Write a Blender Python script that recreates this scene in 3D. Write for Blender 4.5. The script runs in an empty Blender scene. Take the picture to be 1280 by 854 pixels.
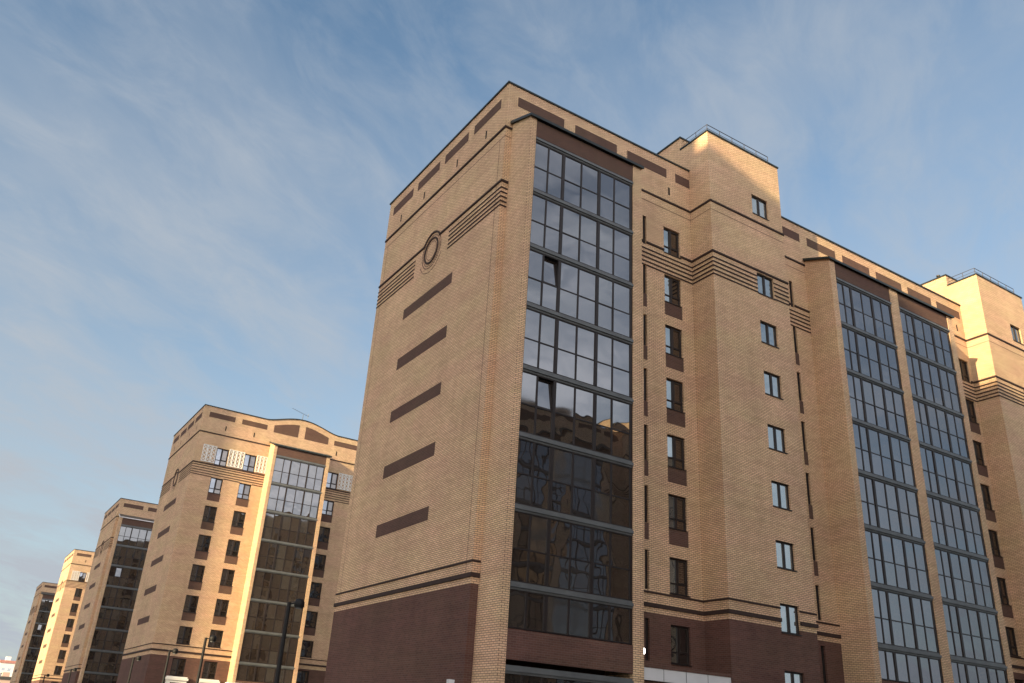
import bpy, math, random
from mathutils import Matrix, Vector
random.seed(7)
C = bpy.context.scene.collection
SC = bpy.context.scene
rad = math.radians

# ---------------------------------------------------------------- camera
cd = bpy.data.cameras.new('camera'); cam = bpy.data.objects.new('camera', cd); C.objects.link(cam)
cd.sensor_width = 36.0; cd.lens = 30.32; cd.clip_end = 6000; cd.clip_start = 0.1
m = Matrix(((0.837507, -0.273631, -0.472977), (-0.543283, -0.324285, -0.774391), (0.058518, 0.905519, -0.42025))).to_4x4()
m.translation = Vector((-17.237, -30.15, 1.6))
cam.matrix_world = m
SC.camera = cam

# ---------------------------------------------------------------- light
SUN_DIR = Vector((-1.0, -0.30, 0.28)).normalized()      # towards the sun
EL = math.asin(SUN_DIR.z)
sl = bpy.data.lights.new('sun', 'SUN'); so = bpy.data.objects.new('sun', sl); C.objects.link(so)
sl.energy = 5.0; sl.angle = rad(0.6); sl.color = (1.0, 0.77, 0.43)
so.rotation_euler = SUN_DIR.to_track_quat('Z', 'Y').to_euler()
so.location = (-100, -30, 60)

w = bpy.data.worlds.new('World'); SC.world = w; w.use_nodes = True
nt = w.node_tree; N = nt.nodes; Lk = nt.links; N.clear()
def nd(tree, t, **kw):
    n = tree.nodes.new(t)
    for k, v in kw.items():
        if k.startswith('_'): setattr(n, k[1:], v)
        else: n.inputs[k.replace('__', ' ')].default_value = v
    return n
out = N.new('ShaderNodeOutputWorld'); bg = N.new('ShaderNodeBackground')
sky = N.new('ShaderNodeTexSky'); sky.sky_type = 'NISHITA'; sky.sun_disc = False
sky.sun_elevation = EL; sky.sun_rotation = math.atan2(SUN_DIR.x, SUN_DIR.y)
sky.air_density = 1.0; sky.dust_density = 1.2; sky.ozone_density = 1.4
bg.inputs['Strength'].default_value = 0.10
tc = N.new('ShaderNodeTexCoord')
# thin cirrus veil: direction projected on a flat cloud layer, streaks stretched along one way
sep = N.new('ShaderNodeSeparateXYZ'); Lk.new(tc.outputs['Generated'], sep.inputs[0])
addz = nd(nt, 'ShaderNodeMath', _operation='MAXIMUM'); Lk.new(sep.outputs['Z'], addz.inputs[0]); addz.inputs[1].default_value = 0.0
ad2 = nd(nt, 'ShaderNodeMath', _operation='ADD'); Lk.new(addz.outputs[0], ad2.inputs[0]); ad2.inputs[1].default_value = 0.22
dx = nd(nt, 'ShaderNodeMath', _operation='DIVIDE'); dy = nd(nt, 'ShaderNodeMath', _operation='DIVIDE')
Lk.new(sep.outputs['X'], dx.inputs[0]); Lk.new(ad2.outputs[0], dx.inputs[1])
Lk.new(sep.outputs['Y'], dy.inputs[0]); Lk.new(ad2.outputs[0], dy.inputs[1])
cmb = N.new('ShaderNodeCombineXYZ'); Lk.new(dx.outputs[0], cmb.inputs[0]); Lk.new(dy.outputs[0], cmb.inputs[1])
def cloud(rot, sc, scale, detail, rough, lo, hi, dist=0.0, off=(0, 0, 0)):
    mp = N.new('ShaderNodeMapping'); mp.inputs['Scale'].default_value = sc
    mp.inputs['Location'].default_value = off
    vr = N.new('ShaderNodeVectorRotate'); vr.rotation_type = 'Z_AXIS'; vr.inputs['Angle'].default_value = rad(-rot)
    Lk.new(cmb.outputs[0], vr.inputs['Vector']); Lk.new(vr.outputs[0], mp.inputs[0])
    n = N.new('ShaderNodeTexNoise'); n.inputs['Scale'].default_value = scale; n.inputs['Detail'].default_value = detail
    n.inputs['Roughness'].default_value = rough; n.inputs['Distortion'].default_value = dist
    Lk.new(mp.outputs[0], n.inputs['Vector'])
    r = N.new('ShaderNodeMapRange'); r.inputs['From Min'].default_value = lo; r.inputs['From Max'].default_value = hi
    r.interpolation_type = 'SMOOTHSTEP'; Lk.new(n.outputs['Fac'], r.inputs['Value'])
    return r.outputs[0]
c1 = cloud(42, (1.0, 2.2, 1), 1.7, 6, 0.52, 0.30, 0.74, 0.35)
c2 = cloud(30, (1.0, 1.9, 1), 5.5, 9, 0.62, 0.34, 0.74, 0.5, (3, 1, 0))
mx = nd(nt, 'ShaderNodeMath', _operation='MULTIPLY_ADD'); Lk.new(c1, mx.inputs[0]); mx.inputs[1].default_value = 0.40
m2 = nd(nt, 'ShaderNodeMath', _operation='MULTIPLY'); Lk.new(c2, m2.inputs[0]); m2.inputs[1].default_value = 0.30
Lk.new(m2.outputs[0], mx.inputs[2])
# veil a little thicker towards the horizon
hz = N.new('ShaderNodeMapRange'); hz.inputs['From Min'].default_value = 0.0; hz.inputs['From Max'].default_value = 0.72
hz.inputs['To Min'].default_value = 0.66; hz.inputs['To Max'].default_value = -0.10; Lk.new(sep.outputs['Z'], hz.inputs['Value'])
ad3 = nd(nt, 'ShaderNodeMath', _operation='ADD', _use_clamp=True); Lk.new(mx.outputs[0], ad3.inputs[0]); Lk.new(hz.outputs[0], ad3.inputs[1])
mix = N.new('ShaderNodeMix'); mix.data_type = 'RGBA'; Lk.new(ad3.outputs[0], mix.inputs['Factor'])
skt = nd(nt, 'ShaderNodeVectorMath', _operation='MULTIPLY'); Lk.new(sky.outputs[0], skt.inputs[0]); skt.inputs[1].default_value = (.94, .99, .96)
Lk.new(skt.outputs[0], mix.inputs['A'])
# added warm fill: veil brightened behind the viewer, off the sun, for shaded walls
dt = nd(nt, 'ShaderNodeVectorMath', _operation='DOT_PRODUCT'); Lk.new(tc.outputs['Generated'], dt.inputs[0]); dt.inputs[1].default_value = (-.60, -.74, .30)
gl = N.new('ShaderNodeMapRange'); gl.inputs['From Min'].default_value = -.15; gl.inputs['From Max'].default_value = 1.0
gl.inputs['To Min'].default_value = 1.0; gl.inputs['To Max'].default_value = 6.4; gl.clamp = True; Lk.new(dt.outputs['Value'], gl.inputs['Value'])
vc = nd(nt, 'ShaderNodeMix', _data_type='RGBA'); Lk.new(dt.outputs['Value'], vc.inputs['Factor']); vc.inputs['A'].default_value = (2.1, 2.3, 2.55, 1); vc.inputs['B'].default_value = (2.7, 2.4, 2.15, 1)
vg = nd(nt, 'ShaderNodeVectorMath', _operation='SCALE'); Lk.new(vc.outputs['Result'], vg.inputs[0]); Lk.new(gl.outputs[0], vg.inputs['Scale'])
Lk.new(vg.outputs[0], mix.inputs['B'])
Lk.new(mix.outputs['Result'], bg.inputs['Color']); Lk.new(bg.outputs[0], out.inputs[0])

vs = SC.view_settings; vs.view_transform = 'Standard'; vs.look = 'None'; vs.gamma = 1; vs.exposure = 1.2
SC.render.engine = 'CYCLES'

# ---------------------------------------------------------------- materials
def mat(name):
    mt = bpy.data.materials.new(name); mt.use_nodes = True
    t = mt.node_tree; b = t.nodes['Principled BSDF']
    return mt, t, b
def simple(name, col, rough=0.6, metal=0.0, var=0.25, vscale=1.2, bump=0.0, spec=0.3):
    mt, t, b = mat(name)
    tcn = t.nodes.new('ShaderNodeTexCoord')
    n = nd(t, 'ShaderNodeTexNoise', Scale=vscale, Detail=6.0, Roughness=0.6); t.links.new(tcn.outputs['Object'], n.inputs['Vector'])
    mr = t.nodes.new('ShaderNodeMapRange'); mr.inputs['From Min'].default_value = .25; mr.inputs['From Max'].default_value = .75
    mr.inputs['To Min'].default_value = 1 - var; mr.inputs['To Max'].default_value = 1 + var
    t.links.new(n.outputs['Fac'], mr.inputs['Value'])
    vm = nd(t, 'ShaderNodeVectorMath', _operation='SCALE'); vm.inputs[0].default_value = col[:3]; t.links.new(mr.outputs[0], vm.inputs['Scale'])
    t.links.new(vm.outputs[0], b.inputs['Base Color'])
    b.inputs['Roughness'].default_value = rough; b.inputs['Metallic'].default_value = metal
    b.inputs['Specular IOR Level'].default_value = spec
    if bump:
        bp = nd(t, 'ShaderNodeBump', Strength=1.0, Distance=bump); t.links.new(n.outputs['Fac'], bp.inputs['Height']); t.links.new(bp.outputs[0], b.inputs['Normal'])
    return mt
def brick(name, ca, cb, mortar, stain=0.16, msize=0.011):
    mt, t, b = mat(name); lk = t.links
    tcn = t.nodes.new('ShaderNodeTexCoord'); sp = t.nodes.new('ShaderNodeSeparateXYZ'); lk.new(tcn.outputs['Object'], sp.inputs[0])
    ad = nd(t, 'ShaderNodeMath', _operation='ADD'); lk.new(sp.outputs['X'], ad.inputs[0]); lk.new(sp.outputs['Y'], ad.inputs[1])
    cm = t.nodes.new('ShaderNodeCombineXYZ'); lk.new(ad.outputs[0], cm.inputs[0]); lk.new(sp.outputs['Z'], cm.inputs[1])
    br = t.nodes.new('ShaderNodeTexBrick'); lk.new(cm.outputs[0], br.inputs['Vector'])
    br.inputs['Color1'].default_value = ca + (1,); br.inputs['Color2'].default_value = cb + (1,); br.inputs['Mortar'].default_value = mortar + (1,)
    br.inputs['Scale'].default_value = 1.0; br.inputs['Mortar Size'].default_value = msize; br.inputs['Mortar Smooth'].default_value = .2
    br.inputs['Brick Width'].default_value = 0.26; br.inputs['Row Height'].default_value = 0.085; br.inputs['Bias'].default_value = -.1
    # batches of brick differ: bands along the courses plus large blotches
    mp = t.nodes.new('ShaderNodeMapping'); mp.inputs['Scale'].default_value = (0.16, 2.6, 1); lk.new(cm.outputs[0], mp.inputs[0])
    n1 = nd(t, 'ShaderNodeTexNoise', Scale=1.0, Detail=8.0, Roughness=0.7); lk.new(mp.outputs[0], n1.inputs['Vector'])
    n2 = nd(t, 'ShaderNodeTexNoise', Scale=0.35, Detail=5.0, Roughness=0.6); lk.new(tcn.outputs['Object'], n2.inputs['Vector'])
    mp3 = t.nodes.new('ShaderNodeMapping'); mp3.inputs['Scale'].default_value = (1.6, 0.10, 1); lk.new(cm.outputs[0], mp3.inputs[0])
    n3 = nd(t, 'ShaderNodeTexNoise', Scale=1.0, Detail=4.0, Roughness=0.6); lk.new(mp3.outputs[0], n3.inputs['Vector'])
    s1 = nd(t, 'ShaderNodeMath', _operation='ADD'); lk.new(n1.outputs['Fac'], s1.inputs[0]); lk.new(n2.outputs['Fac'], s1.inputs[1])
    s2 = nd(t, 'ShaderNodeMath', _operation='MULTIPLY_ADD'); lk.new(n3.outputs['Fac'], s2.inputs[0]); s2.inputs[1].default_value = .5; lk.new(s1.outputs[0], s2.inputs[2])
    mr = t.nodes.new('ShaderNodeMapRange'); mr.inputs['From Min'].default_value = .85; mr.inputs['From Max'].default_value = 1.65
    mr.inputs['To Min'].default_value = 1 - stain; mr.inputs['To Max'].default_value = 1 + stain; lk.new(s2.outputs[0], mr.inputs['Value'])
    vm = nd(t, 'ShaderNodeVectorMath', _operation='SCALE'); lk.new(br.outputs['Color'], vm.inputs[0]); lk.new(mr.outputs[0], vm.inputs['Scale'])
    n4 = nd(t, 'ShaderNodeTexNoise', Scale=.5, Detail=5.0, Roughness=0.65); mp4 = t.nodes.new('ShaderNodeMapping'); mp4.inputs['Scale'].default_value = (.5, 1.3, 1); mp4.inputs['Location'].default_value = (31, 7, 0)
    lk.new(cm.outputs[0], mp4.inputs[0]); lk.new(mp4.outputs[0], n4.inputs['Vector'])
    r4 = t.nodes.new('ShaderNodeMapRange'); r4.inputs['From Min'].default_value = .36; r4.inputs['From Max'].default_value = .64; lk.new(n4.outputs['Fac'], r4.inputs['Value'])
    hm = nd(t, 'ShaderNodeMix', _data_type='RGBA'); hm.inputs['A'].default_value = (1.03, .955, .95, 1); hm.inputs['B'].default_value = (1.0, 1.02, .93, 1); lk.new(r4.outputs[0], hm.inputs['Factor'])
    vh = nd(t, 'ShaderNodeVectorMath', _operation='MULTIPLY'); lk.new(vm.outputs[0], vh.inputs[0]); lk.new(hm.outputs['Result'], vh.inputs[1])
    lk.new(vh.outputs[0], b.inputs['Base Color'])
    b.inputs['Roughness'].default_value = .85; b.inputs['Specular IOR Level'].default_value = .2
    bp = nd(t, 'ShaderNodeBump', Strength=.35, Distance=.01); bp.invert = True
    lk.new(br.outputs['Fac'], bp.inputs['Height']); lk.new(bp.outputs[0], b.inputs['Normal'])
    return mt
def glass(name, tint, dark, wob=0.010, rough=0.015, scale=1.3):
    # coated float glass: a mirror of limited strength over a dark room, never quite flat
    mt, t, b = mat(name); lk = t.links
    tcn = t.nodes.new('ShaderNodeTexCoord')
    n = nd(t, 'ShaderNodeTexNoise', Scale=scale, Detail=0.0, Roughness=0.4, Distortion=0.5); lk.new(tcn.outputs['Object'], n.inputs['Vector'])
    bp = nd(t, 'ShaderNodeBump', Strength=1.0, Distance=wob); lk.new(n.outputs['Fac'], bp.inputs['Height'])
    g = nd(t, 'ShaderNodeBsdfGlossy', Roughness=rough); g.inputs['Color'].default_value = tint + (1,); lk.new(bp.outputs[0], g.inputs['Normal'])
    d = t.nodes.new('ShaderNodeBsdfDiffuse'); d.inputs['Color'].default_value = dark + (1,)
    a = t.nodes.new('ShaderNodeAddShader'); lk.new(g.outputs[0], a.inputs[0]); lk.new(d.outputs[0], a.inputs[1])
    lk.new(a.outputs[0], t.nodes['Material Output'].inputs['Surface']); t.nodes.remove(b)
    return mt
M = {}
M['tan'] = brick('tan_brick', (.72, .505, .34), (.585, .40, .26), (.21, .145, .10), .20, .0135)
M['brown'] = brick('brown_brick', (.125, .063, .051), (.092, .048, .041), (.14, .10, .085), .26, .008)
M['panel'] = brick('dark_panel_brick', (.105, .058, .046), (.082, .047, .04), (.13, .095, .08), .18, .008)
M['trim'] = simple('dark_trim_brick', (.042, .025, .021), .8, var=.2, vscale=3)
M['coping'] = simple('coping_metal', (.028, .036, .036), .4, .3, var=.2)
M['frame'] = simple('dark_brown_frame', (.022, .016, .015), .45, var=.15)
M['ledge'] = simple('grey_metal_ledge', (.115, .122, .126), .45, .1, var=.22, vscale=1.5)
M['glass'] = glass('balcony_glass', (.185, .19, .205), (.020, .015, .012), .007, scale=.95)
WG = [glass('window_glass', (.27, .295, .305), d, .005) for d in ((.02, .02, .02), (.09, .088, .08), (.05, .05, .05), (.03, .028, .025))]
M['wglass'] = WG[0]
BG = [M['glass'], M['glass'], M['glass'], glass('balcony_glass_lived_in', (.18, .187, .20), (.030, .024, .020), .007, scale=.95), glass('balcony_glass_dusty', (.18, .185, .20), (.034, .03, .026), .008, .05, scale=.8)]
M['mglass'] = glass('grey_window_glass', (.24, .26, .30), (.015, .013, .012), .006)
M['dglass'] = glass('dim_glass', (.17, .16, .16), (.012, .011, .010), .006)
M['screen'] = simple('insect_screen', (.045, .036, .03), .7)
M['roof'] = simple('roof_felt', (.06, .06, .06), .9)
M['canopy'] = simple('canopy_sheet', (.10, .11, .115), .35, .5)
M['white'] = simple('white_panel', (.62, .62, .63), .5, var=.06)
M['lattice'] = simple('white_lattice', (.74, .73, .70), .5, var=.05)
M['metal'] = simple('railing_metal', (.05, .045, .045), .5, .3)
M['black'] = simple('black_pole', (.008, .008, .009), .6, .0)
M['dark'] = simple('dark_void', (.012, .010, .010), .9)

# ---------------------------------------------------------------- mesh helpers
class MB:
    def __init__(s): s.v = []; s.f = []
    def quad(s, *p):
        n = len(s.v); s.v += [tuple(q) for q in p]; s.f.append(tuple(range(n, n + len(p)))); return s
    def box(s, x0, x1, y0, y1, z0, z1):
        n = len(s.v)
        s.v += [(x, y, z) for x in (x0, x1) for y in (y0, y1) for z in (z0, z1)]
        for q in ((0, 1, 3, 2), (4, 6, 7, 5), (0, 4, 5, 1), (2, 3, 7, 6), (0, 2, 6, 4), (1, 5, 7, 3)): s.f.append(tuple(n + i for i in q))
        return s
    def prism(s, poly, axis, a, b):
        """poly = 2D outline in the plane across axis ('x': (y,z), 'y': (x,z), 'z': (x,y))"""
        n = len(s.v); k = len(poly)
        for c in (a, b):
            for p, q in poly: s.v.append({'x': (c, p, q), 'y': (p, c, q), 'z': (p, q, c)}[axis])
        s.f.append(tuple(range(n, n + k))); s.f.append(tuple(range(n + 2 * k - 1, n + k - 1, -1)))
        for i in range(k): j = (i + 1) % k; s.f.append((n + i, n + j, n + k + j, n + k + i))
        return s
    def tube(s, pts, r, seg=10, rs=None):
        """round bar along a list of points"""
        n0 = len(s.v); P = [Vector(p) for p in pts]
        for i, p in enumerate(P):
            d = (P[min(i + 1, len(P) - 1)] - P[max(i - 1, 0)]).normalized()
            u = d.orthogonal().normalized() if i == 0 else (u - d * u.dot(d)).normalized()
            v = d.cross(u); rr = rs[i] if rs else r
            for k in range(seg):
                a = 2 * math.pi * k / seg; s.v.append(tuple(p + (u * math.cos(a) + v * math.sin(a)) * rr))
        for i in range(len(P) - 1):
            for k in range(seg):
                a = n0 + i * seg + k; b = n0 + i * seg + (k + 1) % seg; s.f.append((a, b, b + seg, a + seg))
        s.f.append(tuple(range(n0, n0 + seg))); s.f.append(tuple(range(len(s.v) - 1, len(s.v) - seg - 1, -1)))
        return s
    def build(s, name, m, parent=None, smooth=False):
        me = bpy.data.meshes.new(name); me.from_pydata(s.v, [], s.f); me.materials.append(m)
        if smooth:
            for p in me.polygons: p.use_smooth = True
        o = bpy.data.objects.new(name, me); C.objects.link(o)
        if parent: o.parent = parent
        return o
def thing(name, label, cat, loc=(0, 0, 0), group=None):
    o = bpy.data.objects.new(name, None); C.objects.link(o); o.location = loc
    o['label'] = label; o['category'] = cat
    if group: o['group'] = group
    return o
def structure(o): o['kind'] = 'structure'; return o
# a wall plane: orientation, position c; (u, v, d) -> point, d = depth into the building
def PT(ori, c, u, v, d=0.0):
    return {'S': (u, c + d, v), 'N': (u, c - d, v), 'W': (c + d, u, v), 'E': (c - d, u, v)}[ori]
def pbox(mb, ori, c, u0, u1, v0, v1, d0, d1):
    a = PT(ori, c, u0, v0, d0); b = PT(ori, c, u1, v1, d1)
    return mb.box(min(a[0], b[0]), max(a[0], b[0]), min(a[1], b[1]), max(a[1], b[1]), min(a[2], b[2]), max(a[2], b[2]))
def wall_face(mb, ori, c, u0, u1, v0, v1, holes=(), depth=.18):
    H = []
    for h in holes:
        a, b, lo, hi = max(h[0], u0), min(h[1], u1), max(h[2], v0), min(h[3], v1)
        if a < b - 1e-4 and lo < hi - 1e-4: H.append((a, b, lo, hi, h))
    us = sorted(set([u0, u1] + [x for h in H for x in h[:2]])); vs_ = sorted(set([v0, v1] + [x for h in H for x in h[2:4]]))
    for i in range(len(us) - 1):
        for j in range(len(vs_) - 1):
            uc = (us[i] + us[i + 1]) / 2; vc = (vs_[j] + vs_[j + 1]) / 2
            if any(h[0] < uc < h[1] and h[2] < vc < h[3] for h in H): continue
            mb.quad(*[PT(ori, c, *q) for q in ((us[i], vs_[j]), (us[i + 1], vs_[j]), (us[i + 1], vs_[j + 1]), (us[i], vs_[j + 1]))])
    for a, b, lo, hi, h in H:
        for (p, q) in (((a, lo), (a, hi)), ((b, lo), (b, hi))) + ((((a, lo), (b, lo)),) if lo == h[2] else ()) + ((((a, hi), (b, hi)),) if hi == h[3] else ()):
            mb.quad(PT(ori, c, *p), PT(ori, c, *q), PT(ori, c, *q, depth), PT(ori, c, *p, depth))

BASE = 7.15; TOP = 32.30
def window(par, ori, c, u0, u1, top, h, style='double', near=True, name='window', gm=None):
    """frame mesh + pane (+ screen, sill); sits 15 cm inside the opening"""
    b = top - h; F = MB(); t = .075; d0, d1 = .10, .17
    for a in ((u0, u0 + t, b, top), (u1 - t, u1, b, top), (u0 + t, u1 - t, top - t, top), (u0 + t, u1 - t, b, b + t)): pbox(F, ori, c, *a, d0, d1)
    mid = (u0 + u1) / 2
    if u1 - u0 > .6:
        if style == 'casement': mid = u0 + (u1 - u0) * .46
        pbox(F, ori, c, mid - .06, mid + .06, b + t, top - t, d0 - .01, d1)
        if style == 'casement':
            tr = b + h * .30
            pbox(F, ori, c, u0 + t, mid - .045, tr - .03, tr + .03, d0, d1); pbox(F, ori, c, mid + .045, u1 - t, tr - .03, tr + .03, d0, d1)
    f = F.build(name, M['frame'], par)
    P = MB(); P.quad(*[PT(ori, c, u, v, .145 + random.uniform(-.003, .003)) for u, v in ((u0 + t, b + t), (u1 - t, b + t), (u1 - t, top - t), (u0 + t, top - t))])
    gm = gm or (random.choice(WG) if u1 - u0 > .6 else M['dglass'])
    if style == 'casement' and near:
        P = MB(); P.quad(*[PT(ori, c, u, v, .145) for u, v in ((u0 + t, b + t), (mid, b + t), (mid, top - t), (u0 + t, top - t))])
        P.build('pane', gm, f)
        P = MB(); P.quad(*[PT(ori, c, u, v, .145) for u, v in ((mid, b + t), (u1 - t, b + t), (u1 - t, top - t), (mid, top - t))])
        P.build('pane', M['dglass'], f)
        S_ = MB(); tr = b + h * .3
        for k in range(1, 6):                       # the fly screen's frame and ribs
            pass
        pbox(S_, ori, c, mid + .07, u1 - t - .02, tr + .05, tr + .075, .085, .098); pbox(S_, ori, c, mid + .07, u1 - t - .02, top - t - .045, top - t - .02, .085, .098)
        pbox(S_, ori, c, mid + .07, mid + .095, tr + .075, top - t - .045, .085, .098); pbox(S_, ori, c, u1 - t - .045, u1 - t - .02, tr + .075, top - t - .045, .085, .098)
        S_.build('screen_frame', M['screen'], f)
    else: P.build('pane', gm, f)
    if near:
        S = MB(); pbox(S, ori, c, u0 - .02, u1 + .02, b - .03, b + .012, -.05, .10); S.build('sill', M['frame'], f)
    return f
def slab(par, name, m, ori, c, u0, u1, v0, v1, proud=.012, depth=.1):
    return pbox(MB(), ori, c, u0, u1, v0, v1, -proud, depth).build(name, m, par)

def line_course(par, segs, v, th, proud, name='string_course', m=None):
    for s in segs:
        ori, c, u0, u1 = s[:4]
        if ori in 'WE' and c > 0 and u0 < 0: u0 -= proud          # returns meet the front course at the corner
        if ori == 'S' and abs(c) < .01 and u0 == 0: u0 = -proud + .001
        pbox(MB(), ori, c, u0, u1, v - th / 2, v + th / 2, -proud, .02).build(name, m or M['trim'], par)

def balcony_bay(par, x0, x1, yp, splits, thick, name='balcony_glazing', z_top=28.0, opened=(), nfl=8, darkright=True):
    """glazed loggia stack between piers x0..x1, plane y = yp"""
    yg = yp + .09
    # floor ledges
    zs = [z_top - 3 * k for k in range(nfl + 1)]
    for z in zs:
        if z < 3.9: z = 4.2
        L = MB(); L.box(x0, x1, yp - .03, yp + .35, z - .06, z + .065); L.box(x0, x1, yp + .035, yp + .35, z - .145, z - .06); L.box(x0, x1, yp + .045, yp + .35, z + .065, z + .15)
        L.build('floor_ledge', M['ledge'], par)
    xr = x1 - (.10 if darkright else 0)
    for k in range(nfl):
        hi = zs[k] - .145; lo = zs[k + 1] + .15; tr = lo + 1.26
        solid = None
        if k == nfl - 1: lo = 5.45; tr = None
        F = MB(); t = .05
        F.box(x0, x1, yg - .03, yg + .05, hi - t, hi); F.box(x0, x1, yg - .03, yg + .05, lo, lo + t)
        xs = [x0] + splits + [xr]
        F.box(x0, x0 + .05, yg - .03, yg + .05, lo + t, hi - t); F.box(xr - .05, x1, yg - .03, yg + .05, lo + t, hi - t)
        for s in splits:
            wd = .078 if s in thick else .04
            F.box(s - wd, s + wd, yg - (.045 if s in thick else .03), yg + .05, lo + t, hi - t)
        op = [o for o in opened if o[0] == k]
        G = []
        for i in range(len(xs) - 1):
            a, b = xs[i] + .03, xs[i + 1] - .03
            rows = [(lo + t, tr - .028), (tr + .028, hi - t)] if tr else [(lo + t, hi - t)]
            if tr: F.box(a, b, yg - .025, yg + .05, tr - .028, tr + .028)
            for ri, (p, q) in enumerate(rows):
                if op and op[0][1] == i and ri == len(rows) - 1: G.append((a, b, p, q, True)); continue
                G.append((a, b, p, q, False))
        f = F.build(name, M['frame'], par)
        for a, b, p, q, o in G:
            if not o:
                j = [random.uniform(-.006, .006) for _ in range(3)]
                P = MB(); P.quad((a, yg + j[0], p), (b, yg + j[1], p), (b, yg + j[1] + j[2], q), (a, yg + j[0] + j[2], q)); P.build('pane', random.choice(BG), f)
            else:
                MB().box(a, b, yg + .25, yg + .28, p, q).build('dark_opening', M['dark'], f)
                ang = .17; P = MB(); dz = (q - p)
                F2 = MB(); tt = .06
                # sash tilted inwards about its bottom edge
                def T(u, v, dd=0): return (u, yg + .04 + (v - p) * math.sin(ang) * .55 + dd, p + (v - p) * math.cos(ang))
                P.quad(T(a + tt, p + tt), T(b - tt, p + tt), T(b - tt, q - tt), T(a + tt, q - tt)); P.build('pane', M['glass'], f)
                for u0_, u1_, v0_, v1_ in ((a, a + tt, p, q), (b - tt, b, p, q), (a + tt, b - tt, p, p + tt), (a + tt, b - tt, q - tt, q)):
                    n = len(F2.v); F2.v += [T(u, v, dd) for dd in (-.03, .03) for u, v in ((u0_, v0_), (u1_, v0_), (u1_, v1_), (u0_, v1_))]
                    for fq in ((0, 1, 2, 3), (7, 6, 5, 4), (0, 4, 5, 1), (1, 5, 6, 2), (2, 6, 7, 3), (3, 7, 4, 0)): F2.f.append(tuple(n + i for i in fq))
                F2.build('open_sash', M['frame'], f)
        # brick spandrel under the lowest glazing
    MB().box(x0, x1, yp + .02, yp + .30, 4.34, 5.42).build('spandrel', M['brown'], par)
    F = MB(); F.box(x0, x1, yg, yg + .05, 3.98, 4.04)
    for s in splits: F.box(s - .04, s + .04, yg, yg + .05, .9, 3.98)
    f = F.build(name, M['frame'], par)
    MB().quad((x0, yg + .04, .9), (x1, yg + .04, .9), (x1, yg + .04, 4.05), (x0, yg + .04, 4.05)).build('pane', M['dglass'], f)
    MB().box(x0, x1, yp + .02, yp + .30, 0, .9).build('spandrel', M['brown'], par)
    MB().box(x0, x1, yp + .03, yp + .30, z_top + .15, 29.1).build('brick_panel', M['panel'], par)

def pier(par, x0, x1, yp, top=29.2):
    MB().prism([(0, 0), (yp, 0), (yp, top), (0, top + .60)], 'x', x0, x1).build('pier', M['tan'], par)
def canopy(par, x0, x1, yp, ridges=True):
    a = yp - .12
    mb = MB().prism([(a, 29.13), (a, 29.22), (-.03, 29.93), (-.03, 29.84)], 'x', x0, x1)
    o = mb.build('bay_roof', M['canopy'], par)
    e = MB().prism([(a - .03, 29.10), (a - .03, 29.24), (a, 29.24), (a, 29.10)], 'x', x0 - .02, x1 + .02)
    for x in (x0 - .02, x1 - .01): e.prism([(a, 29.10), (a, 29.24), (-.03, 29.96), (-.03, 29.80)], 'x', x, x + .03)
    e.build('eaves_board', M['coping'], o)
    if ridges:
        r = MB(); n = int((x1 - x0) / .2)
        for i in range(n):
            x = x0 + .08 + i * .2; r.prism([(a + .01, 29.226), (a + .01, 29.262), (-.05, 29.962), (-.05, 29.926)], 'x', x, x + .07)
        r.build('roof_seams', M['canopy'], o)

STRIPES = (25.86, 25.60, 25.34, 25.08, 24.84)
def parapet_panels(par, ori, c, spans, z0=31.10, z1=31.70):
    for a, b in spans: slab(par, 'brick_panel', M['panel'], ori, c, a, b, z0, z1)
def vents(par, ori, c, us, z=30.0):
    for u in us: slab(par, 'vent', M['dark'], ori, c, u - .06, u + .06, z, z + .5, .01)

def medallion(par, x, yc, zc):
    def ann(mb, r0, r1, a0, a1, p0, p1, n=48):
        for i in range(n):
            t0 = a0 + (a1 - a0) * i / n; t1 = a0 + (a1 - a0) * (i + 1) / n
            q = [(yc + r * math.cos(t), zc + r * math.sin(t)) for r, t in ((r0, t0), (r1, t0), (r1, t1), (r0, t1))]
            k = len(mb.v)
            for pr in (p0, p1): mb.v += [(x - pr, y, z) for y, z in q]
            for fq in ((4, 5, 6, 7), (0, 1, 5, 4), (1, 2, 6, 5), (2, 3, 7, 6), (3, 0, 4, 7)): mb.f.append(tuple(k + i_ for i_ in fq))
    md = MB(); ann(md, .69, .80, 0, 2 * math.pi, -.02, .045); o = md.build('medallion', M['trim'], par)
    a = MB(); s = math.asin(.62 / 1.12); ann(a, 1.05, 1.15, s, math.pi - s, -.02, .06); a.build('arch_moulding', M['trim'], o)
    for q in ((1.04, 1.08, math.pi - s, 2 * math.pi + s), (.90, .93, 0, 2 * math.pi), (.54, .57, 0, 2 * math.pi), (1.32, 1.345, math.pi * 1.15, math.pi * 1.85)):
        a = MB(); ann(a, *q, -.02, .015); a.build('ring_line', M['panel'], o)

def end_wall(par, x, y1, ori='W'):
    parapet_panels(par, ori, x, ((.65, 3.35), (3.98, 6.62), (7.25, 9.98), (10.62, 13.35)))
    vents(par, ori, x, (1.98, 5.05, 8.95, 12.0))
    for k in range(5): slab(par, 'brick_panel', M['panel'], ori, x, 4.3, 9.82, 22.42 - 3.02 * k, 23.06 - 3.02 * k)
    medallion(par, x, 7.1, 25.63)

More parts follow.
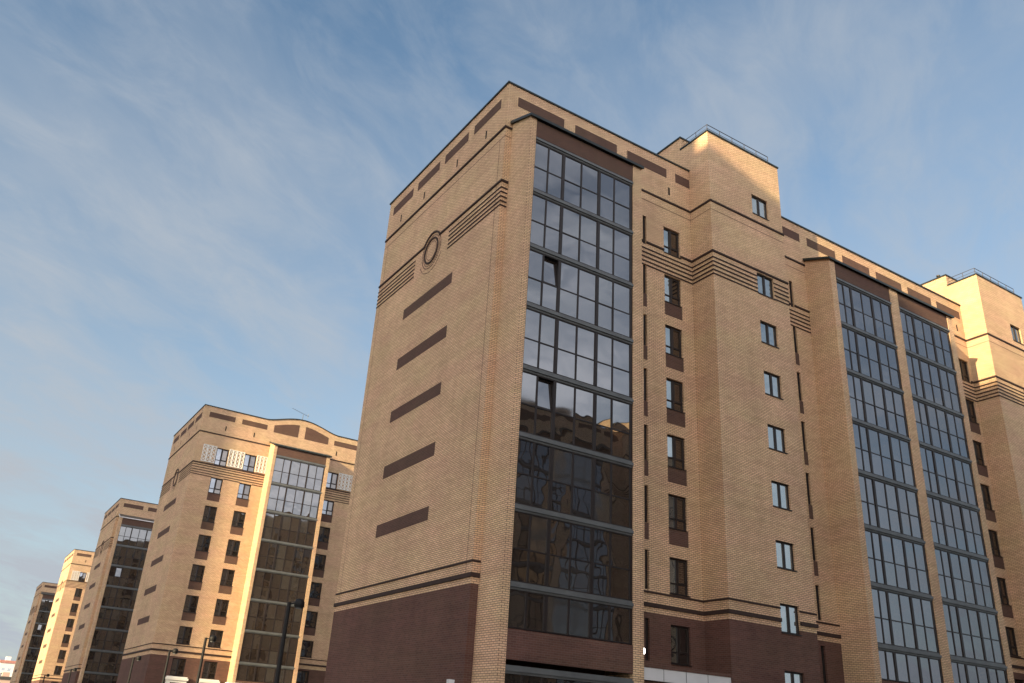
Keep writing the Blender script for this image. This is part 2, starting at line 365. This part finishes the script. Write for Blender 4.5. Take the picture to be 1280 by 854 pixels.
def tower(par, x0, depth=1.58, wd=5.85, far=False):
    x1 = x0 + wd; yT = -depth; holes = []
    tops = [5.27 + 2.98 * k for k in range(8)] + [31.35]
    wx0, wx1 = x0 + 3.38, x0 + 4.70
    for t in tops: holes.append((wx0, wx1, t - 1.32, t))
    mb = MB(); wall_face(mb, 'S', yT, x0, x1, BASE, 34.25, holes)
    wall_face(mb, 'W', x0, yT, .9, BASE, 34.25); wall_face(mb, 'E', x1, yT, .9, BASE, 34.25)
    wall_face(mb, 'W', x0, .9, 7.0, 32.2, 34.25); wall_face(mb, 'E', x1, .9, 7.0, 32.2, 34.25); wall_face(mb, 'N', 7.0, x0, x1, 32.2, 34.25)
    t = mb.build('stair_tower', M['tan'], par)
    b = MB(); wall_face(b, 'S', yT, x0, x1, 0, BASE, holes); wall_face(b, 'W', x0, yT, 0, 0, BASE); wall_face(b, 'E', x1, yT, 0, 0, BASE)
    b.build('tower_base', M['brown'], t)
    MB().quad((x0 + .02, yT + .02, 34.2), (x1 - .02, yT + .02, 34.2), (x1 - .02, 6.98, 34.2), (x0 + .02, 6.98, 34.2)).build('roof', M['roof'], t)
    cp = MB(); cp.box(x0 - .06, x1 + .06, yT - .06, yT + .25, 34.25, 34.34); cp.box(x0 - .06, x0 + .25, yT + .25, .65, 34.25, 34.34); cp.box(x1 - .25, x1 + .06, yT + .25, 7.0, 34.25, 34.34)
    cp.build('coping', M['coping'], t)
    # lift house behind
    L = MB(); L.box(x0 + .003, x0 + 4.0, .65, 7.1, 34.25, 35.15); L.build('lift_house', M['tan'], t)
    L = MB(); L.box(x0 - .06, x0 + 4.06, .59, 7.16, 35.15, 35.24); L.build('coping', M['coping'], t)
    v = MB(); v.tube([(x0 + .7, 1.6, 35.2), (x0 + .7, 1.6, 35.75)], .07); v.tube([(x0 + .7, 1.6, 35.70), (x0 + .7, 1.6, 35.80)], .14); v.build('vent_pipe', M['metal'], t)
    # railing
    r = MB(); ya = yT + .12; xa = x0 + .12; xb = x1 - .65; zt = 34.88
    r.tube([(xa, .6, zt), (xa, ya, zt), (xb, ya, zt)], .022, 6); r.tube([(xa, .6, zt - .27), (xa, ya, zt - .27), (xb, ya, zt - .27)], .014, 6)
    for x in [xa + (xb - xa) * i / 5 for i in range(6)]: r.tube([(x, ya, 34.3), (x, ya, zt)], .02, 6)
    r.tube([(xa, -.55, 34.3), (xa, -.55, zt)], .02, 6)
    r.build('railing', M['metal'], t)
    for tp in tops: window(par, 'S', yT, wx0, wx1, tp, 1.32)
    return [('W', x0, yT - .0, 0), ('S', yT, x0, x1)], (wx0, wx1)

def wall_part(par, faces, name='wall'):
    """faces: (ori, c, u0, u1, ztop, holes); tan above the base line, brown below"""
    a = MB(); b = MB()
    for ori, c, u0, u1, zt, h in faces:
        wall_face(a, ori, c, u0, u1, BASE, zt, h); wall_face(b, ori, c, u0, u1, 0, BASE, h)
    w_ = a.build(name, M['tan'], par); b.build('brick_plinth', M['brown'], par)
    return w_

def rear(par, L, D, x0=0.0):
    """back and far end: windows on every floor, as one mass"""
    holes = []; 
    for i in range(int(L / 4.4)):
        for k in range(9): holes.append((x0 + 1.6 + i * 4.4, x0 + 3.0 + i * 4.4, 5.1 + 3 * k, 6.75 + 3 * k))
    F = MB(); P = MB(); Q = MB()
    for a, b, lo, hi in holes:
        for r_ in ((a, a + .07, lo, hi), (b - .07, b, lo, hi), ((a + b) / 2 - .05, (a + b) / 2 + .05, lo, hi), (a, b, hi - .07, hi), (a, b, lo, lo + .07)):
            pbox(F, 'N', D, *r_, .10, .17)
        P.quad(*[PT('N', D, u, v, .15) for u, v in ((a, lo), (b, lo), (b, hi), (a, hi))])
        pbox(Q, 'N', D, a, b, lo - .75, lo - .03, -.012, .1)
    f = F.build('rear_windows', M['frame'], par); f['kind'] = 'stuff'
    p = P.build('panes', M['dglass'], f); q = Q.build('spandrels', M['panel'], f)
    return holes

# ---------------------------------------------------------------- ground
g = MB(); g.quad((-2500, -2500, 0), (2500, -2500, 0), (2500, 2500, 0), (-2500, 2500, 0)); structure(g.build('ground', simple('dry_grass', (.10, .095, .06), .95, var=.35, vscale=.15)))
asph = simple('asphalt', (.052, .052, .055), .85, var=.2, vscale=.8); pav = simple('paving', (.22, .21, .20), .85, var=.15, vscale=.7)
r = MB(); r.quad((-44, -400, .004), (-8, -400, .004), (-8, 900, .004), (-44, 900, .004)); r.quad((-8, -33, .004), (260, -33, .004), (260, -10, .004), (-8, -10, .004)); structure(r.build('road', asph))
p = MB(); p.box(-7.8, -1.5, -9.8, 500, 0, .13); p.box(-1.5, 200, -9.8, -4.5, 0, .13); p.box(-50, -44.2, -400, 900, 0, .13); structure(p.build('pavement', pav))
k = MB(); k.box(-8, -7.8, -9.9, 500, 0, .15); k.box(-7.8, 200, -10, -9.8, 0, .15); k.box(-44.2, -44, -400, 900, 0, .15); structure(k.build('kerb', simple('kerb_stone', (.32, .31, .30), .8)))
l = MB()
for i in range(60): l.quad((-26.07, -395 + i * 20, .009), (-25.93, -395 + i * 20, .009), (-25.93, -389 + i * 20, .009), (-26.07, -389 + i * 20, .009))
structure(l.build('road_marking', simple('road_paint', (.75, .75, .73), .6)))

# ---------------------------------------------------------------- building kind A (end bay at the corner)
def building_a(loc, label, group):
    B = thing('apartment_building', label, 'building', loc, group)
    L, D, yp = 57.5, 14.0, -1.80
    hA = []; aW = (10.44, 11.62); s1 = (8.95, 9.19); s2 = (20.5, 20.82); bW = (37.7, 38.9)
    topsA = [6.77 + 3 * k for k in range(8)]
    for t in topsA:
        for ww in (aW, bW): hA.append((ww[0], ww[1], t - 1.65, t))
        for ww in (s1, s2): hA.append((ww[0], ww[1], t - 1.65, t + .12))
    wall_part(B, [('S', 0, 0, .36, TOP, []), ('S', 0, .36, 7.31, TOP, []), ('S', 0, 7.31, 12.5, TOP, hA), ('S', 0, 12.5, 18.35, TOP, []), ('S', 0, 18.35, 39.2, TOP, hA), ('S', 0, 39.2, L, TOP, []),
                  ('W', 0, 0, D, TOP, []), ('E', L, 0, D, TOP, []), ('N', D, 0, L, TOP, rear(B, L, D))])
    MB().quad((.02, .02, TOP - .3), (L - .02, .02, TOP - .3), (L - .02, D - .02, TOP - .3), (.02, D - .02, TOP - .3)).build('roof', M['roof'], B)
    c = MB(); c.box(-.07, 12.5, -.07, .3, TOP, TOP + .09); c.box(18.35, 39.2, -.07, .3, TOP, TOP + .09); c.box(45.05, L + .07, -.07, .3, TOP, TOP + .09)
    c.box(-.07, .3, .3, D + .07, TOP, TOP + .09); c.box(L - .3, L + .07, .3, D + .07, TOP, TOP + .09); c.box(.3, L - .3, D - .3, D + .07, TOP, TOP + .09)
    c.build('coping', M['coping'], B)
    end_wall(B, 0, D)
    parapet_panels(B, 'S', 0, ((.62, 3.54), (4.26, 7.11), (7.85, 10.73), (11.4, 12.48), (19.1, 21.85), (22.55, 25.26), (25.98, 28.72), (29.42, 32.15), (32.85, 35.5), (36.15, 38.9), (45.8, 48.7), (49.4, 52.3), (53.0, 56.0)))
    vents(B, 'S', 0, (10.9, 38.3))
    # piers and bays
    pier(B, .36, .69, yp); pier(B, 6.75, 7.31, yp)
    balcony_bay(B, .69, 6.75, yp, [1.52, 2.42, 3.52, 4.62, 5.58], (2.42, 4.62), opened=((2, 1), (4, 1)))
    canopy(B, .26, 7.36, yp)
    pier(B, 22.1, 22.58, yp); pier(B, 27.85, 28.65, yp); pier(B, 33.97, 34.5, yp)
    balcony_bay(B, 22.58, 27.85, yp, [23.25, 23.95, 24.95, 25.95, 26.85], (23.95, 25.95))
    balcony_bay(B, 28.65, 33.97, yp, [29.35, 30.1, 31.1, 32.1, 33.0], (30.1, 32.1))
    canopy(B, 21.98, 34.6, yp)
    # towers
    segT = []
    for x0 in (12.5, 39.2):
        s, _ = tower(B, x0); segT += s + [('E', x0 + 5.85, -1.58, 0)]
    # windows
    for i, t in enumerate(topsA):
        for ww in (aW, bW):
            window(B, 'S', 0, ww[0], ww[1], t, 1.65, 'casement')
            if 1 < i < 7: slab(B, 'spandrel', M['panel'], 'S', 0, ww[0], ww[1] + .03, t - 2.42, t - 1.69)
        for ww in (s1, s2):
            window(B, 'S', 0, ww[0], ww[1], t + .12, 1.77, near=False)
            if 1 < i < 7: slab(B, 'spandrel', M['panel'], 'S', 0, ww[0], ww[1], t - 2.42, t - 1.66)
    # string courses: (all exposed wall runs)
    runs = [('W', 0, -.0, D), ('S', 0, 0, .36), ('S', 0, 7.31, 12.5), ('S', 0, 18.35, 22.1), ('S', 0, 34.5, 39.2), ('S', 0, 45.05, L)] + segT
    def clip(rs, v, tag=0):
        out_ = []
        for ori, cc, a, b in rs:
            if tag and ori == 'W' and cc == 0: out_ += tag; continue
            cuts = []
            if ori == 'S' and cc == 0:
                for (p, q, lo, hi) in hA:
                    if lo - .1 < v < hi + .05 and q > a and p < b: cuts.append((p, q))
            if ori == 'S' and cc < 0:
                for t in [5.27 + 2.98 * k for k in range(8)] + [31.35]:
                    if t - 1.37 < v < t + .04: cuts.append((a + 3.38, a + 4.70))
            cuts = sorted(set(cuts)); x = a
            for p, q in cuts:
                if p > x: out_.append((ori, cc, x, p))
                x = max(x, q)
            if b > x: out_.append((ori, cc, x, b))
        return out_
    line_course(B, clip(runs, 29.5), 29.5, .11, .06)
    line_course(B, clip(runs, 28.95), 28.95, .022, .006, m=M['panel'])
    gap = [('W', 0, 0, 6.28), ('W', 0, 7.92, D)]; gap2 = [('W', 0, 0, 5.15), ('W', 0, 9.05, D)]
    line_course(B, clip(runs, 26.25, gap), 26.25, .11, .06)
    for z in STRIPES: line_course(B, clip(runs, z, gap2), z, .075, .03, 'stripe')
    line_course(B, clip(runs, 8.02), 8.02, .07, .05)
    line_course(B, clip(runs, 7.48), 7.48, .17, .07)
    j = MB(); pbox(j, 'W', 0, .45, .47, 7.6, 28.94, -.006, .01); pbox(j, 'W', 0, 13.5, 13.52, 7.6, 28.94, -.006, .01); j.build('expansion_joint', M['panel'], B)
    # entrance porch between bay and tower
    MB().box(7.34, 12.47, -1.54, -.01, 4.2, 4.68).build('entrance_canopy', M['white'], B)
    e = [o for o in B.children if o.name.startswith('entrance_canopy')][0]
    MB().box(7.33, 12.485, -1.57, -.01, 4.684, 4.82).build('roof_edge', M['brown'], e)
    s = MB()
    for x in (8.6, 9.85, 11.1): s.box(x - .012, x + .012, -1.546, -1.50, 4.2, 4.68)
    s.build('joint', M['ledge'], e)
    MB().box(7.36, 12.46, -1.35, -1.1, 2.4, 4.196).build('porch_wall', M['brown'], e)
    return B

B1 = building_a((0, 0, 0), 'nearest and largest tan brick block with dark glazed bays, filling the centre and right', 'tan brick apartment blocks standing in a row')

# ---------------------------------------------------------------- building kind B (curved gable over a central bay)
def building_b(loc, label, group, first=True):
    B = thing('apartment_building', label, 'building', loc, group)
    L, D, yp = 44.0, 14.0, -1.80; cx = 10.95
    cols = [(2.14, 3.42), (5.15, 6.45), (14.62, 15.92), (17.72, 18.98), (24.0, 25.3), (30.0, 31.3), (36, 37.3)]
    rows = [(4.98, 1.55), (7.0, 1.6), (9.92, 1.62)] + [(12.85 + 3 * k, 1.62) for k in range(5)] + [(28.02, 1.82)]
    rows = [(6.98, 1.55), (9.92, 1.62)] + [(12.87 + 2.985 * k, 1.62) for k in range(5)] + [(28.02, 1.82)]
    H = [(a, b, t - h, t) for a, b in cols for t, h in rows]
    def zc(x): return TOP + (.86 * (.5 * (1 + math.cos(math.pi * (x - cx) / 4.15))) ** .72 if abs(x - cx) < 4.15 else 0)
    wall_part(B, [('S', 0, 0, 7.65, TOP, H), ('S', 0, 7.65, 14.05, TOP, []), ('S', 0, 14.05, L, TOP, H), ('W', 0, 0, D, TOP, []), ('E', L, 0, D, TOP, []), ('N', D, 0, L, TOP, rear(B, L, D))])
    n = 40; xs = [cx - 4.15 + 8.3 * i / n for i in range(n + 1)]
    MB().prism([(x, zc(x)) for x in xs] + [(cx + 4.15, TOP - .01), (cx - 4.15, TOP - .01)], 'y', .003, .35).build('curved_gable', M['tan'], B)
    MB().prism([(x, zc(x) + .002) for x in xs] + [(x, zc(x) + .10) for x in reversed(xs)], 'y', -.07, .40).build('coping', M['coping'], B)
    c = MB(); c.box(-.07, cx - 4.15, -.07, .3, TOP, TOP + .09); c.box(cx + 4.15, L + .07, -.07, .3, TOP, TOP + .09)
    c.box(-.07, .3, .3, D + .07, TOP, TOP + .09); c.box(L - .3, L + .07, .3, D + .07, TOP, TOP + .09); c.box(.3, L - .3, D - .3, D + .07, TOP, TOP + .09)
    c.build('coping', M['coping'], B)
    MB().quad((.02, .02, TOP - .3), (L - .02, .02, TOP - .3), (L - .02, D - .02, TOP - .3), (.02, D - .02, TOP - .3)).build('roof', M['roof'], B)
    end_wall(B, 0, D)
    parapet_panels(B, 'S', 0, ((.62, 3.4), (4.16, 6.96), (14.86, 17.7), (18.4, 21.2), (21.9, 24.7), (25.4, 28.2)), 31.15, 31.72)
    for a, b in ((7.72, 10.55), (11.3, 14.12)):
        q = [a + (b - a) * i / 16 for i in range(17)]
        MB().prism([(x, max(zc(x) - .62, 31.62)) for x in q] + [(b, 31.07), (a, 31.07)], 'y', -.012, .1).build('brick_panel', M['panel'], B)
    vents(B, 'S', 0, (2.6, 5.7, 15.3, 18.3))
    pier(B, 7.65, 7.97, yp); pier(B, 13.62, 14.02, yp)
    balcony_bay(B, 7.97, 13.62, yp, [8.95, 9.75, 10.8, 11.75, 12.7], (9.75, 11.75))
    canopy(B, 7.5, 14.15, yp, ridges=False)
    for a, b in cols:
        for i, (t, h) in enumerate(rows):
            window(B, 'S', 0, a, b, t, h, 'casement', near=(a < 20 and first), gm=M['mglass'])
            if 1 < i < 7: slab(B, 'spandrel', M['panel'], 'S', 0, a, b, t - h - .80, t - h - .03)
    # white lattice screens between the top windows
    for a, b in ((.70, 2.10), (3.46, 5.11), (6.49, 7.62), (15.96, 17.68)):
        lt = MB(); z0, z1 = 26.28, 28.1
        pbox(lt, 'S', 0, a, b, z0, z0 + .07, -.10, 0); pbox(lt, 'S', 0, a, b, z1 - .07, z1, -.10, 0)
        nb = max(2, round((b - a) / .42)); st = (b - a) / nb
        for i in range(nb + 1):
            x = a + i * st; pbox(lt, 'S', 0, max(a, x - .05), min(b, x + .05), z0 + .07, z1 - .07, -.10, 0)
        for i in range(nb):
            xa = a + i * st + .035; xb = a + (i + 1) * st - .035
            for jz in range(4):
                za = z0 + .07 + jz * .42; zb = za + .42
                for (p, q) in (((xa, za), (xb, zb)), ((xa, zb), (xb, za))):
                    lt.prism([(p[0], p[1] - .045), (p[0], p[1] + .045), (q[0], q[1] + .045), (q[0], q[1] - .045)], 'y', -.075, -.04)
        lt.build('lattice_screen', M['lattice'], B)
    runs = [('W', 0, 0, D), ('S', 0, 0, 7.65), ('S', 0, 14.02, L)]
    def clip(v, tag=None):
        o_ = []
        for ori, cc, a, b in runs:
            if ori == 'W' and tag: o_ += tag; continue
            x = a
            if ori == 'S':
                for p, q in sorted(set((h[0], h[1]) for h in H if h[2] - .08 < v < h[3] + .05)):
                    if q > a and p < b:
                        if p > x: o_.append((ori, cc, x, p))
                        x = q
            o_.append((ori, cc, x, b))
        return o_
    line_course(B, clip(29.45), 29.45, .12, .06)
    line_course(B, clip(26.1, [('W', 0, 0, 6.28), ('W', 0, 7.92, D)]), 26.1, .11, .06)
    for z in STRIPES: line_course(B, clip(z, [('W', 0, 0, 5.15), ('W', 0, 9.05, D)]), z, .075, .03, 'stripe')
    line_course(B, clip(8.12), 8.12, .07, .05)
    line_course(B, clip(7.58), 7.58, .17, .07)
    # white surrounds of the ground floor windows and the door hood
    for a, b in cols[:2]:
        sr = MB(); a -= .15; b += .25
        pbox(sr, 'S', 0, a - .22, b + .22, 5.04, 5.24, -.34, 0); pbox(sr, 'S', 0, a - .12, b + .12, 5.24, 5.36, -.26, 0)
        pbox(sr, 'S', 0, a - .12, a + .28, .2, 5.04, -.24, 0); pbox(sr, 'S', 0, b - .28, b + .12, .2, 5.04, -.24, 0); pbox(sr, 'S', 0, a + .28, b - .28, 4.82, 5.04, -.24, 0)
        sr.build('door_surround', M['lattice'], B)
    MB().box(7.0, 14.6, -3.0, -1.83, 4.85, 5.15).build('entrance_canopy', M['lattice'], B)
    return B
GRP = 'tan brick apartment blocks standing in a row'
B2 = building_b((.8, 61.3, 0), 'golden sunlit brick block with a curved gable and white lattice screens beside its top windows', GRP)
B3 = None
def copy_tree(o, parent=None):
    c_ = o.copy(); C.objects.link(c_)
    if parent: c_.parent = parent
    for ch in list(o.children): copy_tree(ch, c_)
    return c_
B3 = copy_tree(B1); B3.location = (1.95, 114.6, 0)
B3['label'] = 'shaded brick block with dark corner glazing, between the curved-gable block and the thin yellow one'
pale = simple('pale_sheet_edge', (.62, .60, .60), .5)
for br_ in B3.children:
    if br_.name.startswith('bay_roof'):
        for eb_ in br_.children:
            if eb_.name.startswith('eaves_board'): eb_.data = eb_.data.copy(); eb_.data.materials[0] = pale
B4 = copy_tree(B2); B4.location = (3.15, 170.8, 0)
B4['label'] = 'thin bright yellow sunlit block, fourth in the row, mostly hidden behind the third'
B5 = copy_tree(B1); B5.location = (4.0, 232.3, 0)
B5['label'] = 'farthest brick block of the row, with dark glazing, left of the bright yellow block'

# ---------------------------------------------------------------- tall blocks across the street and behind the viewer
def plain_block(loc, X, Y, H, label, faces, floors, mats='tan', raised=None):
    B = thing('apartment_building', label, 'building', loc)
    wf = []
    for ori, c_, u0, u1 in (('S', 0, 0, X), ('N', Y, 0, X), ('W', 0, 0, Y), ('E', X, 0, Y)):
        hs = []
        if ori in faces:
            n = int((u1 - u0) / 4.6)
            for i in range(n):
                for k_ in range(floors):
                    a = u0 + (u1 - u0) * (i + .5) / n - .7; hs.append((a, a + 1.4, 5.2 + 3 * k_, 6.8 + 3 * k_))
            for a, b, lo, hi in hs[:100]: window(B, ori, c_, a, b, hi, hi - lo, near=False, gm=M['dglass'])
            hs = hs[:100]
        wf.append((ori, c_, u0, u1, H, hs))
    wall_part(B, wf)
    MB().quad((0, 0, H - .3), (X, 0, H - .3), (X, Y, H - .3), (0, Y, H - .3)).build('roof', M['roof'], B)
    c = MB(); c.box(-.07, X + .07, -.07, .3, H, H + .1); c.box(-.07, X + .07, Y - .3, Y + .07, H, H + .1); c.box(-.07, .3, .3, Y - .3, H, H + .1); c.box(X - .3, X + .07, .3, Y - .3, H, H + .1)
    c.build('coping', M['coping'], B)
    if raised:
        for a, b in raised:
            MB().box(.4, X - .4, a - loc[1], b - loc[1], H, H + 3.6).build('lift_house', M['tan'], B)
    return B
HO = 33.4 + .28 * (12.1 + 60)
for y0, y1, lab in ((-50, -4.2, 'tall brick block across the street from the nearest block'), (42.0, 60, 'tall brick block across the street from the curved gable block'),
                    (90, 112, 'tall brick block across the street from the third block'), (204, 232, 'tall brick block across the street from the farthest block')):
    plain_block((-74, y0, 0), 14, y1 - y0, HO, lab, 'E', 16, raised=((-22.6, -8),) if y0 == -50 else None)
OPP = copy_tree(B1); OPP.location = (57.6, -40.9, 0); OPP.rotation_euler = (0, 0, math.pi)
OPP['label'] = 'brick block behind the viewer, mirrored in the lower balcony glass of the nearest block'

# ---------------------------------------------------------------- far towers
def far_tower(x, y, wx, h, col, top, label, name='tower_block'):
    B = thing(name, label, 'building', (x, y, 0))
    wm = simple('far_wall', col, .8, var=.08, vscale=.05)
    mb = MB(); hs = [(1.5 + i * 3.4, 3.4 + i * 3.4, 2 + k_ * 3, 3.7 + k_ * 3) for i in range(int(wx / 3.4) - 0) for k_ in range(int(h / 3) - 1) if 3.4 + i * 3.4 < wx]
    for ori, c_, u0, u1 in (('S', 0, 0, wx), ('N', 14, 0, wx), ('W', 0, 0, 14), ('E', wx, 0, 14)): wall_face(mb, ori, c_, u0, u1, 0, h, hs if ori == 'S' else [], .3)
    mb.build('wall', wm, B)
    gl = MB()
    for a, b, lo, hi in hs: gl.quad(*[PT('S', 0, u, v, .28) for u, v in ((a, lo), (b, lo), (b, hi), (a, hi))])
    o = gl.build('windows', M['wglass'], B); o['kind'] = 'stuff'
    MB().box(-.4, wx + .4, -.4, 14.4, h, h + 1.6).build('roof', top, B)
    MB().box(wx * .3, wx * .6, 4, 10, h + 1.6, h + 4).build('lift_house', wm, B)
    return B
far_tower(24.5, 620, 9.0, 27.5, (.75, .72, .70), simple('far_red_roof', (.42, .20, .17), .7), 'distant white high-rise with a reddish roof at the lower left edge')
far_tower(20.0, 560, 12, 16.5, (.50, .36, .30), M['roof'], 'distant low pinkish block in front of the white high-rise')

# ---------------------------------------------------------------- street lamps
def lamp():
    t = thing('street_lamp', 'tallest black street lamp, in front of the glazed bay of the golden block', 'street lamp', (0, 0, 0), 'black street lamps along the pavement')
    p = MB(); p.tube([(0, 0, 0), (0, 0, .9), (0, 0, .92), (0, 0, 6.0)], .08, 12, [.13, .13, .10, .075]); p.tube([(0, 0, 5.92), (.30, -.15, 6.0)], .03, 8); p.build('pole', M['black'], t)
    h = MB(); h.tube([(.36, -.18, 6.16), (.36, -.18, 6.13), (.36, -.18, 6.02), (.36, -.18, 5.86), (.36, -.18, 5.80)], .2, 16, [.05, .15, .20, .20, .14]); hh = h.build('lamp_head', M['black'], t, True)
    MB().tube([(.36, -.18, 5.80), (.36, -.18, 5.775)], .13, 16).build('lens', M['ledge'], hh)
    b = MB(); b.tube([(0, 0, 0), (0, 0, .05)], .19, 14); b.build('base_plate', M['black'], t)
    return t
LP = [(-5.54, 4.73, None), (-3.44, 24.98, 'black street lamp with its head before the lower windows left of the bright pier'),
      (-2.4, 38.61, 'thin black street lamp before the brown base corner of the golden block'),
      (-2.39, 51.35, 'thin black street lamp between the third block and the golden block'),
      (-2.69, 84.48, 'small far street lamp low before the end wall of the third block'),
      (-2.51, 110.16, 'tiny farthest street lamp at the foot of the thin yellow block')]
l0 = lamp()
for i, (x, y, lab) in enumerate(LP):
    o = l0 if i == 0 else copy_tree(l0)
    o.location = (x, y, .13)
    if lab: o['label'] = lab

# ---------------------------------------------------------------- small things
ant = thing('television_antenna', 'thin rooftop aerial on a mast above the curved gable', 'antenna', (.8 + 11.1, 61.3 + 1.2, TOP - .3))
MB().tube([(0, 0, 0), (0, 0, 2.3)], .03, 6).build('mast', M['ledge'], ant)
bm = MB(); bm.tube([(-1.35, .1, 2.75), (.65, -.05, 2.2)], .018, 6)
for i in range(8):
    q = i / 7; x = -1.3 + 1.9 * q; z = 2.74 - .54 * q; ln = .12 + .20 * q; bm.tube([(x, -ln, z), (x, ln, z)], .010, 5)
bm.tube([(.55, 0, 1.95), (.6, 0, 2.5)], .02, 5)
bm.build('boom', M['ledge'], ant)

wl = thing('wall_lamp', 'small glaring white wall lamp on the brick pier right of the corner glazing', 'lamp', (7.31, -1.62, 5.1))
MB().box(.0, .05, -.08, .08, -.14, .10).build('mount', M['black'], wl)
MB().tube([(.05, 0, 0), (.14, 0, .04), (.16, 0, .10)], .025, 8).build('arm', M['black'], wl)
bb = MB(); bb.tube([(.13, 0, .06), (.13, 0, .10), (.13, 0, .18), (.13, 0, .26), (.13, 0, .30)], .1, 14, [.03, .065, .085, .07, .02])
em = bpy.data.materials.new('lit_bulb'); em.use_nodes = True; eb = em.node_tree.nodes['Principled BSDF']; eb.inputs['Emission Color'].default_value = (1, .93, .85, 1); eb.inputs['Emission Strength'].default_value = 6
bb.build('globe', em, wl, True)

wp = thing('white_post', 'white post top poking up at the bottom edge before the brown end wall', 'post', (-5.07, -8.18, .13))
MB().tube([(0, 0, 0), (0, 0, 2.75)], .04, 10).build('pole', M['white'], wp)
MB().box(-.09, .09, -.06, .06, 2.72, 2.90).build('cap', M['white'], wp)
